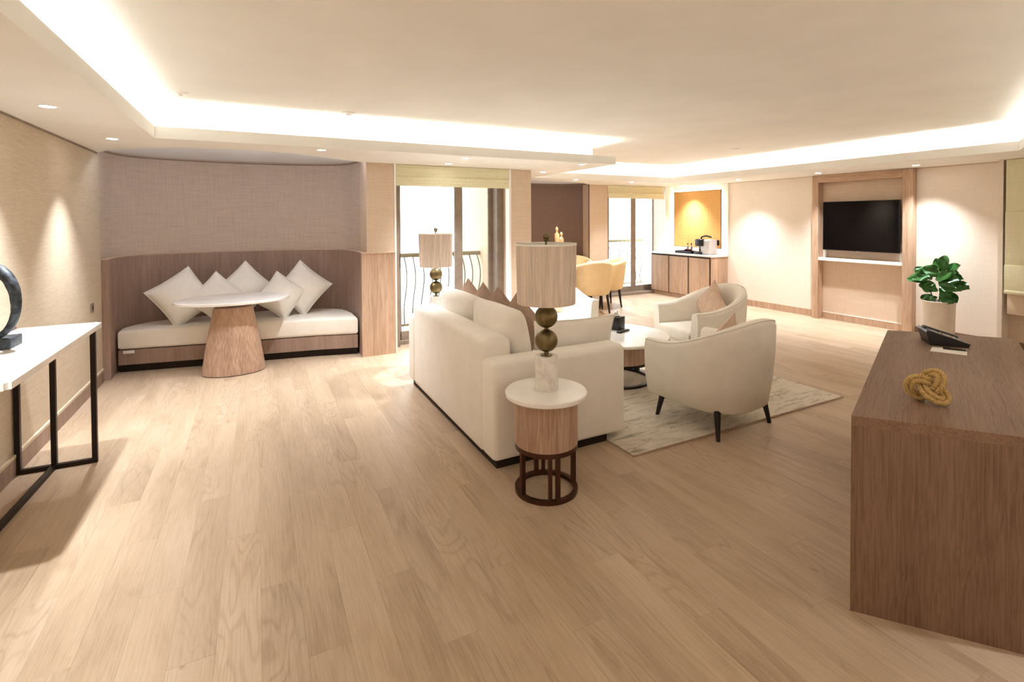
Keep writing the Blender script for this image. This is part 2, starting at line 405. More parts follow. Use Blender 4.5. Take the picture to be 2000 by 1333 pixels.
# ------------------------------------------------------------------ walls
struct(MB().box(XL-.12, XL, YB, 6.36, -.06, ZH+.1).build('wall_left', M['wall_left'], smooth=0), 'left wall in beige horizontal grasscloth', 'wall')
struct(MB().box(XL-.12, .2, YB-.12, YB, -.06, ZH+.1).build('wall_back', M['wall_left'], smooth=0), 'wall behind the viewer in beige grasscloth', 'wall')
diag = [(.2, YB), (XR, 1.15)]
struct(MB().strip(diag, -.06, ZH+.1, -.12).build('wall_diagonal', M['wall_cream'], smooth=0), 'slanting cream wall behind the desk', 'wall')
A1 = spline([(-1.37, 6.30), (-1.355, 6.85), (-1.04, 7.18), (-.21, 7.31), (.49, 7.23), (1.0, 6.98), (1.14, 6.55), (1.15, 6.10)], 8)
struct(MB().strip(A1, -.06, 2.36, .08).build('wall_alcove', M['wall_taupe']), 'curved taupe linen wall above the banquette', 'wall')
# pier between alcove and terrace door
struct(MB().box(1.15, 1.47, 6.07, 6.95, -.06, ZC+.02).build('wall_pier', M['wall_tan'], smooth=0), 'tan clad pier left of the first terrace door', 'wall')
struct(MB().box(3.05, 3.36, 6.09, 7.9, -.06, ZC+.02).build('wall_pier', M['wall_tan'], smooth=0), 'tan clad pier right of the first terrace door', 'wall')
struct(MB().box(1.47, 3.05, 6.12, 6.75, 2.262, ZC+.05).build('wall_lintel', M['wall_tan'], smooth=0), 'lintel above the first terrace door', 'wall')
A2 = spline([(3.36, 6.6), (3.37, 7.8), (3.75, 8.5), (4.7, 8.78), (5.45, 8.7), (5.76, 8.45), (5.79, 8.14)], 7)
struct(MB().strip(A2, -.06, 2.32, .06).build('wall_dining', M['wall_taupe2']), 'curved umber wall behind the dining corner', 'wall')
struct(MB().box(5.79, 6.22, 8.12, 8.85, -.06, ZC+.02).build('wall_pier', M['wall_tan'], smooth=0), 'tan pier left of the far terrace door', 'wall')
struct(MB().box(7.76, 8.1, 8.12, 8.85, -.06, ZC+.02).build('wall_pier', M['white'], smooth=0), 'white pier right of the far terrace door', 'wall')
struct(MB().box(6.22, 7.76, 8.16, 8.85, 2.262, ZC+.05).build('wall_lintel', M['wall_tan'], smooth=0), 'lintel above the far terrace door', 'wall')
# right wall with a shallow television niche
b = MB()
b.box(XR, XR+.15, 5.011, 8.7, -.06, ZC+.03).box(XR, XR+.15, 2.70, 3.609, -.06, ZC+.03).box(XR+.04, XR+.15, 3.609, 5.011, -.06, ZC+.03)
struct(b.build('wall_right', M['wall_cream'], smooth=0), 'long cream wall carrying the television niche', 'wall')
struct(MB().box(XR+.034, XR+.04, 3.609, 5.011, 0, ZC).build('wall_niche', M['wall_tan'], smooth=0), 'tan back of the television niche', 'wall')
b = MB(); b.box(XR, XR+.15, 1.1, 2.70, -.06, ZC+.03)
struct(b.build('wall_window', M['wall_tan'], smooth=0), 'tan wall below the lowered roman blind', 'wall')
# wainscot of the banquette alcove, ends return on the side wall and the pier
W1 = [p for p in offset(A1, -.065) if p[1] > 6.36 or p[0] > 0]
W1 = [(W1[0][0], 6.40)] + W1[1:-1] + [(1.085, 6.055)]
wn = struct(MB().strip(W1, 0, 1.215, .065).build('wall_wainscot', M['wains']), 'curved taupe oak wainscot backing the banquette', 'wainscot')
capc = MB().strip(offset(W1, -.004), 1.215, 1.222, .07); capc.build('cap', M['wall_tan'], wn)
pw = struct(MB().box(1.085, 1.475, 6.045, 6.065, 0, 1.21).build('trim_1', M['oak_v'], smooth=0), 'oak cladding on the lower half of the pier', 'cladding')
MB().box(1.47, 1.478, 6.065, 6.2, 0, 1.21).build('edge', M['oak_v'], pw, 0); MB().box(1.083, 1.48, 6.04, 6.07, 1.21, 1.217).build('cap', M['wall_tan'], pw, 0)
struct(MB().box(1.474, 1.50, 6.07, 6.2, 0, ZC).build('trim_2', M['white'], smooth=0), 'slim white jamb at the left of the first terrace door', 'jamb')
struct(MB().box(3.02, 3.05, 6.085, 6.2, 0, ZC).build('trim_3', M['white'], smooth=0), 'slim white jamb at the right of the first terrace door', 'jamb')
# baseboards
def skirt(name, x0, x1, y0, y1, h, mat, label):
    return struct(MB().box(x0, x1, y0, y1, 0, h).build(name, mat, smooth=0), label, 'baseboard')
sk = skirt('baseboard_left', XL, XL+.014, YB, 6.36, .115, M['wains'], 'taupe wooden baseboard along the left wall')
MB().box(XL, XL+.016, YB, 6.36, .115, .135).build('bead', M['wall_left'], sk, 0)
skirt('baseboard_right', XR-.014, XR, 5.0, 6.7, .11, M['oak_v'], 'oak baseboard along the cream wall left of the television')
sk = skirt('baseboard_niche', XR+.018, XR+.034, 3.75, 4.9, .10, M['oak_v'], 'oak baseboard inside the television niche')
MB().box(XR+.016, XR+.034, 3.75, 4.9, .10, .106).build('bead', M['white'], sk, 0)
skirt('baseboard_corner', XR-.014, XR, 1.2, 3.62, .11, M['desk_v'], 'brown baseboard below the roman blind wall')

# ------------------------------------------------------------------ ceiling: raised tray with lit coves in a lowered soffit
struct(MB().box(XL-.1, XR+.2, YB-.1, 9.0, ZH, ZH+.08).build('ceiling', M['paint'], smooth=0), 'raised warm white ceiling glowing at its edges', 'ceiling')
dx, dy = -.9195, -.393                       # direction of the slanting edge above the desk
E0 = (6.86, 2.20); k = (6.86-1.2)/.9195; E1 = (1.2, 2.20+dy*k)
ARC1 = spline([(-1.37, 6.30), (-1.12, 5.93), (-.69, 5.62), (-.16, 5.50), (.40, 5.62), (1.0, 6.02), (1.15, 6.10)], 7)
ARC2 = spline([(3.36, 7.32), (4.2, 7.42), (5.0, 7.62), (5.79, 8.13)], 7)
b = MB()
def slab(pts, z0=ZC, z1=ZC+.03): b.prism(pts, z0, z1)
slab([(XL, YB), (-.72, YB), (-.72, 5.0), (XL, 5.0)])
slab([(XL, 5.0), (3.95, 5.0), (3.95, 7.1), (3.36, 7.1), (3.36, 6.10), (1.15, 6.10)] + ARC1[::-1][1:])
slab([(3.36, 7.1), (6.88, 7.1), (6.88, 8.2), (5.79, 8.2), (5.79, 8.13)] + ARC2[::-1][1:])
slab([(6.86, 2.20), (XR, 2.20), (XR+.05, 8.2), (6.88, 8.2), (6.88, 7.1)])
slab([(-.72, YB), (1.2, YB), E1, (-.72, E1[1])])
slab([(1.2, YB), (XR, YB), (XR, 2.20), E0, E1])
sof = struct(b.build('ceiling_soffit', M['paint'], smooth=0), 'lowered warm white soffit around the raised ceiling', 'soffit')
# fascia lips, cove back walls and LED strips follow the tray outline
OUT = [(-.72, E1[1]), (-.72, 5.0), (3.95, 5.0), (3.95, 7.1), (6.88, 7.1), E0, E1]
def inset_out(pts, d):
    n = len(pts); res = []
    for i in range(n):
        p0, p1, p2 = Vector(pts[i-1]), Vector(pts[i]), Vector(pts[(i+1) % n])
        a = (p1-p0).normalized(); c = (p2-p1).normalized(); n1 = Vector((-a.y, a.x)); n2 = Vector((-c.y, c.x))
        m = (n1+n2).normalized(); res.append(tuple(p1+m*(d/max(.3, m.dot(n1)))))
    return res
def loopwall(pts, z0, z1, th, mb):
    o = inset_out(pts, th); n = len(pts)
    vs = [(x, y, z) for z in (z0, z1) for x, y in pts]+[(x, y, z) for z in (z0, z1) for x, y in o]; fs = []
    for i in range(n):
        j = (i+1) % n
        fs += [(i, j, n+j, n+i), (2*n+j, 2*n+i, 3*n+i, 3*n+j), (n+i, n+j, 3*n+j, 3*n+i), (j, i, 2*n+i, 2*n+j)]
    mb.add(vs, fs)
lip = MB(); loopwall(inset_out(OUT, -.003), ZC-.002, ZC+.095, .018, lip); lip.build('cove_lip', M['paint'], sof, 0)
bk = MB(); loopwall(inset_out(OUT, .20), ZC+.03, ZH, .02, bk); bk.build('cove_wall', M['paint'], sof, 0)
led = MB(); loopwall(inset_out(OUT, .05), ZC+.034, ZC+.045, .03, led); led.build('led_strip', M['led'], sof, 0)
M['led_added'] = emis('added_recess_led', (232, 240, 255), 4.5)  # for hidden strips added to brighten the two ceiling recesses
tag(MB().strip(offset(ARC1, .035)[3:-3], ZC+.032, ZC+.040, .02).build('led_strip', M['led_added'], sof, 0), 'added unseen cool led strip brightening the banquette recess')
tag(MB().strip(offset(ARC2, .035)[3:-3], ZC+.032, ZC+.036, .015).build('led_strip', M['led_added'], sof, 0), 'added unseen cool led strip brightening the dining recess')
# alcove ceilings sit slightly higher than the soffit
b = MB(); b.prism(ARC1[:-1]+[(1.15, 6.10)]+A1[::-1][1:-1], 2.35, 2.38); b.strip(ARC1, ZC+.001, 2.36, .012)
struct(b.build('ceiling_alcove', M['alcove_paint'], smooth=0), 'pale bluish ceiling recess above the banquette', 'ceiling')
b = MB(); b.prism(ARC2+A2[::-1], 2.31, 2.34); b.strip(ARC2, ZC+.001, 2.32, .012)
struct(b.build('ceiling_dining', M['alcove_paint'], smooth=0), 'pale ceiling recess above the dining corner', 'ceiling')
struct(MB().strip(offset(A1, -.006), 2.318, 2.334, .006).build('shade_strip_4', M['bronze_frame']), 'dark strip painting the shadow gap along the top of the taupe alcove wall', 'trim')  # solid dark strip, its colour stands in for shade at the wall top
struct(MB().strip(offset(A2, -.006), 2.278, 2.294, .006).build('shade_strip_5', M['bronze_frame']), 'dark strip painting the shadow gap along the top of the umber dining wall', 'trim')  # shade line above the dining wall drawn as a dark strip
struct(MB().box(XL, XL+.008, YB, 6.3, ZC-.014, ZC).build('shade_strip_6', M['bronze_frame'], smooth=0), 'thin dark strip painting the shadow gap where the left wall meets the soffit', 'trim')  # dark colour imitates the shade in the wall and soffit joint
struct(MB().box(XR-.006, XR, 2.7, 8.12, ZC-.012, ZC).build('shade_strip_7', M['wall_tan'], smooth=0), 'thin tan strip painting the shadow gap where the cream wall meets the soffit', 'trim')  # tan strip tints in the shade below the soffit

# ------------------------------------------------------------------ recessed downlights
dl_ring = MB().lathe([(.036, -.001), (.050, -.0045), (.056, -.003), (.056, 0), (.036, 0)], 28, caps=False).mesh('trim_ring', M['white'])
dl_face = MB().lathe([(.036, -.0022), (.036, -.0005)], 28).mesh('lens', M['lamp_face'])
sp_data = bpy.data.lights.new('downlight_beam', 'SPOT'); sp_data.energy = SPOT_W; sp_data.color = (.905, .945, 1)
sp_data.spot_size = math.radians(76); sp_data.spot_blend = 1.0; sp_data.shadow_soft_size = .03
sp_wide = sp_data.copy(); sp_wide.spot_size = math.radians(98)
DL = [(-1.07, 3.91, 'in the left soffit above the console table'), (-1.03, 5.21, 'in the left soffit nearest the alcove corner'),
      (.57, 5.18, 'in front of the alcove ceiling recess'), (2.07, 5.81, 'nearest the first terrace door blind'),
      (2.05, 5.2, 'on the soffit edge in front of the first terrace door'), (3.57, 5.17, 'at the pointed end of the floating soffit'),
      (3.64, 6.24, 'beside the right pier of the first terrace door'), (4.87, 7.24, 'over the dining corner'),
      (6.15, 7.31, 'in front of the far terrace door blind'), (7.64, 7.50, 'above the amber panel of the minibar'),
      (7.46, 6.05, 'above the cream wall beside the minibar'), (7.49, 4.66, 'above the left post of the television frame'),
      (7.57, 3.43, 'above the right post of the television frame'),
      (-1.07, 2.55, None), (-1.07, 1.0, None), (-1.07, -.6, None), (5.4, .75, None), (3.4, -.2, None), (1.4, -1.3, None), (.2, -1.5, None)]  # entries with None are unseen downlights added for ambient fill
for i, (x, y, lab) in enumerate(DL):
    t = thing('downlight', 'round recessed downlight '+(lab or 'added unseen in the soffit behind the viewer for fill light'), 'downlight', (x, y, ZC), 0, 'recessed downlights in the soffit')
    put('trim_ring', dl_ring, t); put('lens', dl_face, t)
    l = bpy.data.objects.new('beam', sp_data if x < -.9 else sp_wide); COL.objects.link(l); l.parent = t; l.location = (0, 0, -.012)
for (x, y, lab) in ((-.5, 4.61, 'above the banquette table side'), (.76, 4.79, 'above the sofa side'), (5.97, 4.89, 'near the television wall')):
    t = thing('ceiling_sensor', 'small white round ceiling sensor '+lab, 'sensor', (x, y, ZH), 0, 'ceiling sensors')
    MB().lathe([(.055, 0), (.055, -.008), (.045, -.014)], 28).build('plate', M['white'], t); MB().lathe([(.02, -.014), (.02, -.026), (.012, -.03)], 16).build('cap', M['white'], t)

# ------------------------------------------------------------------ terrace doors, blinds, balconies
def terrace_door(n, x0, x1, yf, ymid, xm, label):
    """bronze sliding door between x0 and x1; yf = inner face of the frame, ymid = glass plane"""
    t = struct(thing('window_%d' % n, label, 'terrace door', ((x0+x1)/2, ymid, 0)), label, 'terrace door')
    ox, oy = (x0+x1)/2, ymid
    def P(nm, a, b_, c, d, e, f, m='bronze_frame', par=t): return MB().rbox(a-ox, b_-ox, c-oy, d-oy, e, f, .004, 1).build(nm, M[m], par)
    P('jamb', x0, x0+.10, yf, ymid+.06, 0, 2.26); P('jamb', x1-.10, x1, yf, ymid+.06, 0, 2.26)
    P('head', x0, x1, yf, ymid+.06, 2.2, 2.26); P('sill', x0, x1, yf+.1, ymid+.06, 0, .05)
    s1 = P('sash', xm-.055, xm+.055, ymid-.045, ymid, .05, 2.2); P('bottom_rail', x0+.1, xm, ymid-.04, ymid, .05, .16); P('bottom_rail', xm, x1-.1, ymid, ymid+.04, .05, .16)
    P('stile', x0+.1, x0+.15, ymid-.04, ymid, .05, 2.2); P('stile', x1-.15, x1-.1, ymid, ymid+.04, .05, 2.2)
    g1 = MB().box(x0+.15-ox, xm-.05-ox, -.022, -.016, .16, 2.2).build('pane', M['glass'], t, 0); MB().box(xm+.05-ox, x1-.15-ox, .016, .022, .16, 2.2).build('pane', M['glass'], t, 0)
    h = MB().rbox(x0+.112-ox, x0+.138-ox, -.075, -.04, .98, 1.18, .006, 2).build('handle', M['black'], t)
    return t
terrace_door(1, 1.50, 3.05, 6.32, 6.5, 2.44, 'bronze framed sliding terrace door behind the far lamp')
terrace_door(2, 6.22, 7.90, 8.2, 8.5, 7.17, 'bronze framed sliding terrace door beside the minibar')
def roman_blind(label, x0, x1, y, zt, zb, folds, group):
    t = thing('roman_blind', label, 'blind', ((x0+x1)/2, y, zb), 0, group); w2 = (x1-x0)/2; h = zt-zb
    MB().rbox(-w2-.002, w2+.002, -.017, .02, h-.04, h, .004, 1).build('headrail', M['blind'], t)
    MB().rbox(-w2, w2, -.012, .0, h*.42, h-.002, .004, 1).build('panel', M['blind'], t)
    for i in range(folds):
        z = h*.42*(i+.5)/folds; MB().rbox(-w2, w2, -.02-.005*i, .006, z-h*.21/folds-.006, z+h*.21/folds+.004, .006, 2).build('fold', M['blind'], t)
    return t
roman_blind('pale olive roman blind gathered above the first terrace door', 1.505, 3.02, 6.105, ZC-.004, 2.02, 3, 'roman blinds')
roman_blind('pale olive roman blind gathered above the far terrace door', 6.23, 7.70, 8.13, ZC-.004, 2.02, 3, 'roman blinds')
def balcony(y0, y1, x0, x1, xw, label, wl, dl):
    struct(MB().box(x0-.3, xw+.08, y0, y1+.15, -.12, -.03).build('floor_balcony', M['balcony'], smooth=0), dl, 'balcony floor')
    struct(MB().box(xw, xw+.08, y0, y1+.15, -.1, 2.9).build('wall_balcony', M['stucco'], smooth=0), wl, 'wall')
    t = thing('balcony_railing', label, 'railing', ((x0+xw)/2, y1, -.03)); c = (x0+xw)/2
    MB().rbox(x0-c, xw-c, -.04, .04, 1.09, 1.15, .015, 2).build('handrail', M['rail'], t)
    MB().rbox(x0-c, xw-c, -.02, .02, .10, .13, .005, 1).build('bottom_rail', M['rail'], t)
    pts = [(0, -.10*math.sin(PI*s**1.6)+.05*math.sin(2*PI*s), .12+.98*s) for s in [i/12 for i in range(13)]]
    me = MB().tube(pts, .009, 6).mesh('baluster', M['baluster'])
    n = int((xw-x0)/.125)
    for i in range(n): put('baluster', me, t, (x0-c+.06+i*.125, 0, 0))
balcony(6.62, 7.2, 1.2, 3.20, 3.20, 'pale curved baluster railing outside the first terrace door', 'sunlit cream stucco wall beside the first balcony', 'pale floor of the first balcony')
balcony(8.88, 9.35, 6.2, 8.22, 8.22, 'pale curved baluster railing outside the far terrace door', 'sunlit cream stucco wall beside the far balcony', 'pale floor of the far balcony')
# lowered blind at the right edge
t = thing('roman_blind', 'pale olive roman blind lowered at the right edge of the television wall', 'blind', (7.80, 2.0, 0), 0)
zs = [2.27, 1.66, 1.04, .74]
for i in range(3): MB().rbox(-.012-.012*i, .004, -.72, .615, zs[i+1]-.012, zs[i], .005, 2).build('fold', M['blind'], t)
MB().rbox(-.05, .01, -.72, .615, .70, .745, .012, 2).build('hem', M['blind'], t); MB().rbox(.004, .03, -.72, .60, .46, .70, .008, 2).build('lining', M['wall_tan'], t)
struct(MB().box(7.81, 8.0, 2.645, 2.69, 0, ZC-.002).build('trim_8', M['wall_cream'], smooth=0), 'slim white post at the end of the television wall', 'trim')

# ------------------------------------------------------------------ television frame, television, shelf
t = thing('niche_surround', 'washed oak portal frame around the television niche', 'surround', (7.90, 4.31, 0))
MB().rbox(0, .13, .60, .70, 0, ZC-.003, .003, 1).build('post', M['oak_v'], t); MB().rbox(0, .13, -.70, -.575, 0, ZC-.003, .003, 1).build('post', M['oak_v'], t)
MB().rbox(0, .13, -.575, .60, 2.155, ZC-.003, .003, 1).build('lintel', M['oak_y'], t)
t = thing('television', 'black flat screen television mounted in the oak frame', 'television', (7.90, 4.305, 1.10))
MB().rbox(0, .04, -.535, .53, 0, .75, .006, 2).build('casing', M['black'], t); MB().box(-.0015, .001, -.528, .523, .012, .743).build('screen', M['tv'], t, 0)
MB().box(.04, .13, -.2, .2, .2, .55).build('wall_bracket', M['black'], t, 0); MB().box(-.003, 0, -.03, .03, -.008, .004).build('logo_bar', M['chrome'], t, 0)
t = thing('wall_shelf', 'white lacquer shelf below the television', 'shelf', (7.90, 4.31, .93))
MB().rbox(.0, .132, -.574, .599, 0, .045, .003, 1).build('board', M['white'], t)
for y in (-.52, .55): MB().rbox(.09, .132, y-.02, y+.02, .045, .19, .003, 1).build('bracket', M['white'], t)

# ------------------------------------------------------------------ minibar cabinet, panel, coffee things
t = thing('minibar_cabinet', 'washed oak minibar cabinet below the amber panel', 'cabinet', (7.56, 7.54, 0))
MB().box(.03, .42, -.78, .78, 0, .07).build('plinth', M['oak_v'], t, 0)
MB().box(.02, .43, -.80, .82, .07, .865).build('body', M['plinth'], t, 0)
MB().box(0, .43, -.82, -.80, 0, .865).build('side_panel', M['oak_v'], t, 0)
for k_, (y0, y1) in enumerate(((.305, .805), (-.23, .275), (-.765, -.26))):
    d_ = MB().rbox(0, .02, y0, y1, .08, .832, .002, 1).build('door', M['oak_v'], t)
    if k_ == 2:
        for q in range(3): MB().box(-.002, .001, y0+.08, y1-.2, .12+q*.028, .132+q*.028).build('vent_slot', M['plinth'], d_, 0)
tag(MB().rbox(7.545, 7.99, 6.70, 8.37, .866, .90, .006, 2).build('minibar_worktop', M['stone']), 'white quartz worktop on the minibar cabinet', 'worktop')
t = thing('backlit_panel', 'amber fabric wall panel glowing in a white lit niche', 'wall panel', (7.99, 7.44, .905))
MB().box(-.006, .008, -.74, .88, 0, 1.365).build('back_board', M['white'], t, 0)
MB().rbox(-.06, -.045, -.61, .60, .115, 1.245, .002, 1).build('fabric_panel', M['panel'], t)
f_ = MB(); f_.box(-.062, -.044, -.618, -.61, .107, 1.253).box(-.062, -.044, .60, .608, .107, 1.253).box(-.062, -.044, -.618, .608, .107, .115).box(-.062, -.044, -.618, .608, 1.245, 1.253)
f_.build('edge_frame', M['iron'], t, 0)
for nm, a in (('led_strip', (-.59, -.58, .15, 1.2)), ('led_strip', (.57, .58, .15, 1.2)), ('led_strip', (-.58, .57, 1.20, 1.21)), ('led_strip', (-.58, .57, .14, .15))):
    MB().box(-.04, -.028, *a).build(nm, M['led2'], t, 0)
tag(MB().rbox(7.918, 7.932, 6.86, 6.95, 1.08, 1.18, .004, 2).build('wall_socket', M['black']), 'black wall socket on the amber panel', 'socket')
t = thing('coffee_machine', 'silver and black capsule coffee machine on the minibar', 'coffee machine', (7.76, 6.98, .90))
MB().rbox(-.10, .13, -.11, .10, .005, .29, .02, 3).build('body', M['grey_plastic'], t); MB().rbox(-.14, -.02, .02, .22, .16, .30, .03, 3).build('brew_head', M['black'], t)
MB().rbox(-.14, -.02, .06, .24, .0, .05, .01, 2).build('drip_tray', M['black'], t); MB().rbox(.0, .12, .10, .24, .05, .27, .02, 2).build('water_tank', M['black'], t)
MB().tube([(-.08, .12, .28), (-.08, .08, .345), (-.07, -.02, .365), (-.05, -.12, .34)], .016, 8).build('lever', M['black'], t); MB().lathe([(.012, .13), (.016, .16)], 12, (-.1, .14)).build('spout', M['chrome'], t)
t = thing('serving_tray', 'dark serving tray left of the coffee machine', 'tray', (7.72, 7.47, .90))
MB().rbox(-.12, .12, -.22, .22, 0, .012, .004, 1).build('base', M['black'], t)
for a in ((-.12, -.112, -.22, .22), (.112, .12, -.22, .22), (-.12, .12, -.22, -.212), (-.12, .12, .212, .22)): MB().box(*a, .012, .05).build('rim', M['black'], t, 0)
for i, (y, z, lab) in enumerate(((7.40, .913, 'plum coloured cup at the right of the dark tray'), (7.49, .913, 'plum coloured cup at the left of the dark tray'))):
    c_ = thing('cup', lab, 'cup', (7.71, y, z), 0, 'cups on the tray')
    MB().lathe([(.022, 0), (.034, .02), (.04, .07), (.036, .07), (.03, .022), (.01, .01)], 20).build('bowl', M['purple'], c_); MB().tube([(0, -.036, .055), (0, -.058, .05), (0, -.056, .028), (0, -.034, .022)], .005, 6).build('handle', M['purple'], c_)
for i, (y, x, lab) in enumerate(((7.44, 7.80, 'small clear bottle standing at the middle of the tray'), (7.54, 7.80, 'small clear bottle standing at the far left of the tray'))):
    c_ = thing('bottle', lab, 'bottle', (x, y, .913), 0, 'bottles on the tray')
    MB().lathe([(.026, 0), (.028, .01), (.028, .10), (.01, .135), (.01, .16)], 18).build('glass_body', M['chrome'], c_); MB().lathe([(.013, .16), (.013, .185)], 14).build('stopper', M['black'], c_)

# ------------------------------------------------------------------ cushions
def cushion_mesh(name, mat, a, b_, th, n=18, pinch=.07, seed=0):
    mb = MB(); idx = {}
    for s in (1, -1):
        for i in range(n+1):
            for j in range(n+1):
                u = -1+2*i/n; v = -1+2*j/n
                if s == -1 and (i in (0, n) or j in (0, n)): idx[s, i, j] = idx[1, i, j]; continue
                x = a*u*(1-pinch*(1-v*v)); y = b_*v*(1-pinch*(1-u*u))
                t_ = th*((1-abs(u)**2.6)*(1-abs(v)**2.6))**.5
                t_ *= 1+.10*pnoise((u*2.1+seed, v*2.1, s*3+seed))
                idx[s, i, j] = len(mb.v); mb.v.append((x, s*t_, y))
        for i in range(n):
            for j in range(n):
                q = (idx[s, i, j], idx[s, i+1, j], idx[s, i+1, j+1], idx[s, i, j+1]); mb.f.append(q if s == 1 else q[::-1])
    return mb.mesh(name, mat, 70)
def seam_mesh(a, b_, mat, pinch=.07, r=.005):
    pts = []
    for k in range(4):
        for i in range(10):
            s = -1+2*i/10; u, v = [(s, -1), (1, s), (-s, 1), (-1, -s)][k]
            pts.append((a*u*(1-pinch*(1-v*v)), 0, b_*v*(1-pinch*(1-u*u))))
    return MB().tube(pts, r, 6, True).mesh('piping', mat, 70)
def cushion(label, mat, a, b_, th, loc, rot, group=None, seed=0, name='throw_cushion', pipe=True):
    """local x = width, z = height, y = thickness; loc is the centre"""
    t = tag(put(name, cushion_mesh(name, M[mat], a, b_, th, seed=seed), None, loc), label, 'cushion', group)
    t.rotation_mode = 'QUATERNION'; t.rotation_quaternion = rot.to_quaternion()
    if pipe: put('piping', seam_mesh(a, b_, M[mat]), t)
    return t
def RM(spin=0, lean=0, yaw=0):
    """spin in the cushion's own plane, lean back about its width, then turn about the vertical"""
    return Matrix.Rotation(yaw, 3, 'Z') @ Matrix.Rotation(lean, 3, 'X') @ Matrix.Rotation(spin, 3, 'Y')

# ------------------------------------------------------------------ banquette, its cushions and table
IN = offset(W1, -.012)
FR = [(-1.295, 6.63), (-.9, 6.56), (-.4, 6.47), (.1, 6.40), (.6, 6.32), (1.06, 6.20)]
def seat_poly(o):
    back = [p for p in IN if p[1] > 6.75-(p[0]+1.3)*.17 and -1.3 < p[0] < 1.065]
    return [(x, y+o) for x, y in FR] + [(1.06, 6.5+o*0)] + [(x, y) for x, y in back[::-1]]
t = thing('banquette', 'curved built-in banquette with a cream seat pad', 'banquette', (0, 6.8, 0))
def loc_prism(pts, z0, z1, nm, mat):
    return MB().prism([(x, y-6.8) for x, y in pts], z0, z1).build(nm, mat, t, 0)
loc_prism(seat_poly(.05), 0, .085, 'plinth', M['plinth']); bsp = loc_prism(seat_poly(.0), .085, .24, 'base', M['wains'])
bm = bmesh.new(); vs = [bm.verts.new((x, y-6.8, .245)) for x, y in seat_poly(-.005)]; fc = bm.faces.new(vs)
ex = bmesh.ops.extrude_face_region(bm, geom=[fc]); bmesh.ops.translate(bm, verts=[e for e in ex['geom'] if isinstance(e, bmesh.types.BMVert)], vec=(0, 0, .205))
bmesh.ops.recalc_face_normals(bm, faces=bm.faces[:])
bmesh.ops.bevel(bm, geom=[e for e in bm.edges if abs(e.verts[0].co.z-e.verts[1].co.z) < .01 and e.calc_face_angle(0) > .5], offset=.035, segments=4, profile=.5, affect='EDGES')
me = bpy.data.meshes.new('seat_pad'); bm.to_mesh(me); bm.free(); me.materials.append(M['pad']); me.polygons.foreach_set('use_smooth', [True]*len(me.polygons)); me.set_sharp_from_angle(angle=.7); put('seat_pad', me, t)
tg_ = MB().box(-.05, .05, -.002, .002, -.016, .016, Matrix.Translation((-1.20, 6.60-6.8, .222)) @ Matrix.Rotation(-.17, 4, 'Z')).build('inventory_tag', M['paper'], t, 0)
B = 'cream cushions on the banquette'
cushion('large cream cushion, leftmost on the banquette', 'ivory', .25, .26, .125, (-.74, 6.80, .74), RM(-.58, -.30, .18), B, 1)
cushion('cream cushion behind the left half of the white table top', 'ivory', .22, .22, .105, (-.40, 6.76, .715), RM(.75, -.30, .06), B, 2)
cushion('cream cushion standing on its corner, middle of the banquette', 'ivory', .24, .24, .115, (-.12, 6.93, .78), RM(.80, -.22, 0), B, 3)
cushion('cream cushion behind the right edge of the white table top', 'ivory', .215, .22, .105, (.26, 6.70, .70), RM(.62, -.34, -.08), B, 4)
cushion('large cream cushion, rightmost on the banquette', 'ivory', .25, .255, .12, (.50, 6.80, .76), RM(.68, -.26, -.24), B, 5)
t = thing('pedestal_table', 'white oval table on a tapered oak drum before the banquette', 'table', (-.22, 6.14, 0))
MB().lathe([(.285, 0), (.285, .008)], 48, sy=.72).build('foot', M['plinth'], t)
MB().lathe([(.295, .008), (.292, .06), (.255, .3), (.20, .60), (.183, .685), (.178, .69)], 56, sy=.72).build('pedestal', M['drum'], t)
MB().lathe([(.055, .69), (.055, .735)], 24, (0, .02)).build('collar', M['chrome'], t)
MB().lathe([(.535, .735), (.55, .739), (.553, .76), (.548, .766)], 72, (0, .12), sy=.72).build('top', M['stone'], t)

# ------------------------------------------------------------------ console table, sculpture, outlets
t = thing('console_table', 'white topped console table on a dark iron frame along the left wall', 'console table', (-1.15, 3.62, 0))
ox, oy = -1.15, 3.62
bm = bmesh.new(); bmesh.ops.create_cube(bm, size=1)
for v in bm.verts: v.co = Vector((-.001+v.co.x*.437, v.co.y*1.46, .90+v.co.z*.036))
bmesh.ops.bevel(bm, geom=[e for e in bm.edges if abs(e.verts[0].co.z-e.verts[1].co.z) > .01], offset=.02, segments=3, affect='EDGES'); bmesh.ops.bevel(bm, geom=[e for e in bm.edges if abs(e.verts[0].co.z-e.verts[1].co.z) < .001 and e.calc_face_angle(0) > 1], offset=.003, segments=1, affect='EDGES')
me = bpy.data.meshes.new('top'); bm.to_mesh(me); bm.free(); me.materials.append(M['stone']); put('top', me, t)
wl = .028
for (x, y) in ((-.965, 4.265), (-1.175, 4.28), (-1.35, 4.28), (-1.345, 3.0), (-1.19, 3.0)): MB().box(x-ox-wl/2, x-ox+wl/2, y-oy-wl/2, y-oy+wl/2, 0, .882).build('leg', M['iron'], t, 0)
MB().bar((-1.35-ox, 4.28-oy, wl/2), (-.965-ox, 4.265-oy, wl/2), wl).build('foot_rail', M['iron'], t, 0); MB().bar((-1.345-ox, 3.0-oy, wl/2), (-1.19-ox, 3.0-oy, wl/2), wl).build('foot_rail', M['iron'], t, 0)
MB().bar((-1.175-ox, 4.28-oy, wl/2+.001), (-1.22-ox, 3.0-oy, wl/2+.001), wl).build('stretcher', M['iron'], t, 0)
MB().box(-.219, -.205, -.72, .70, .918, .935).build('back_rail', M['desk_v'], t, 0)
t = thing('ring_sculpture', 'dark patinated ring sculpture on the white console table', 'sculpture', (-1.27, 3.72, .918), 0)
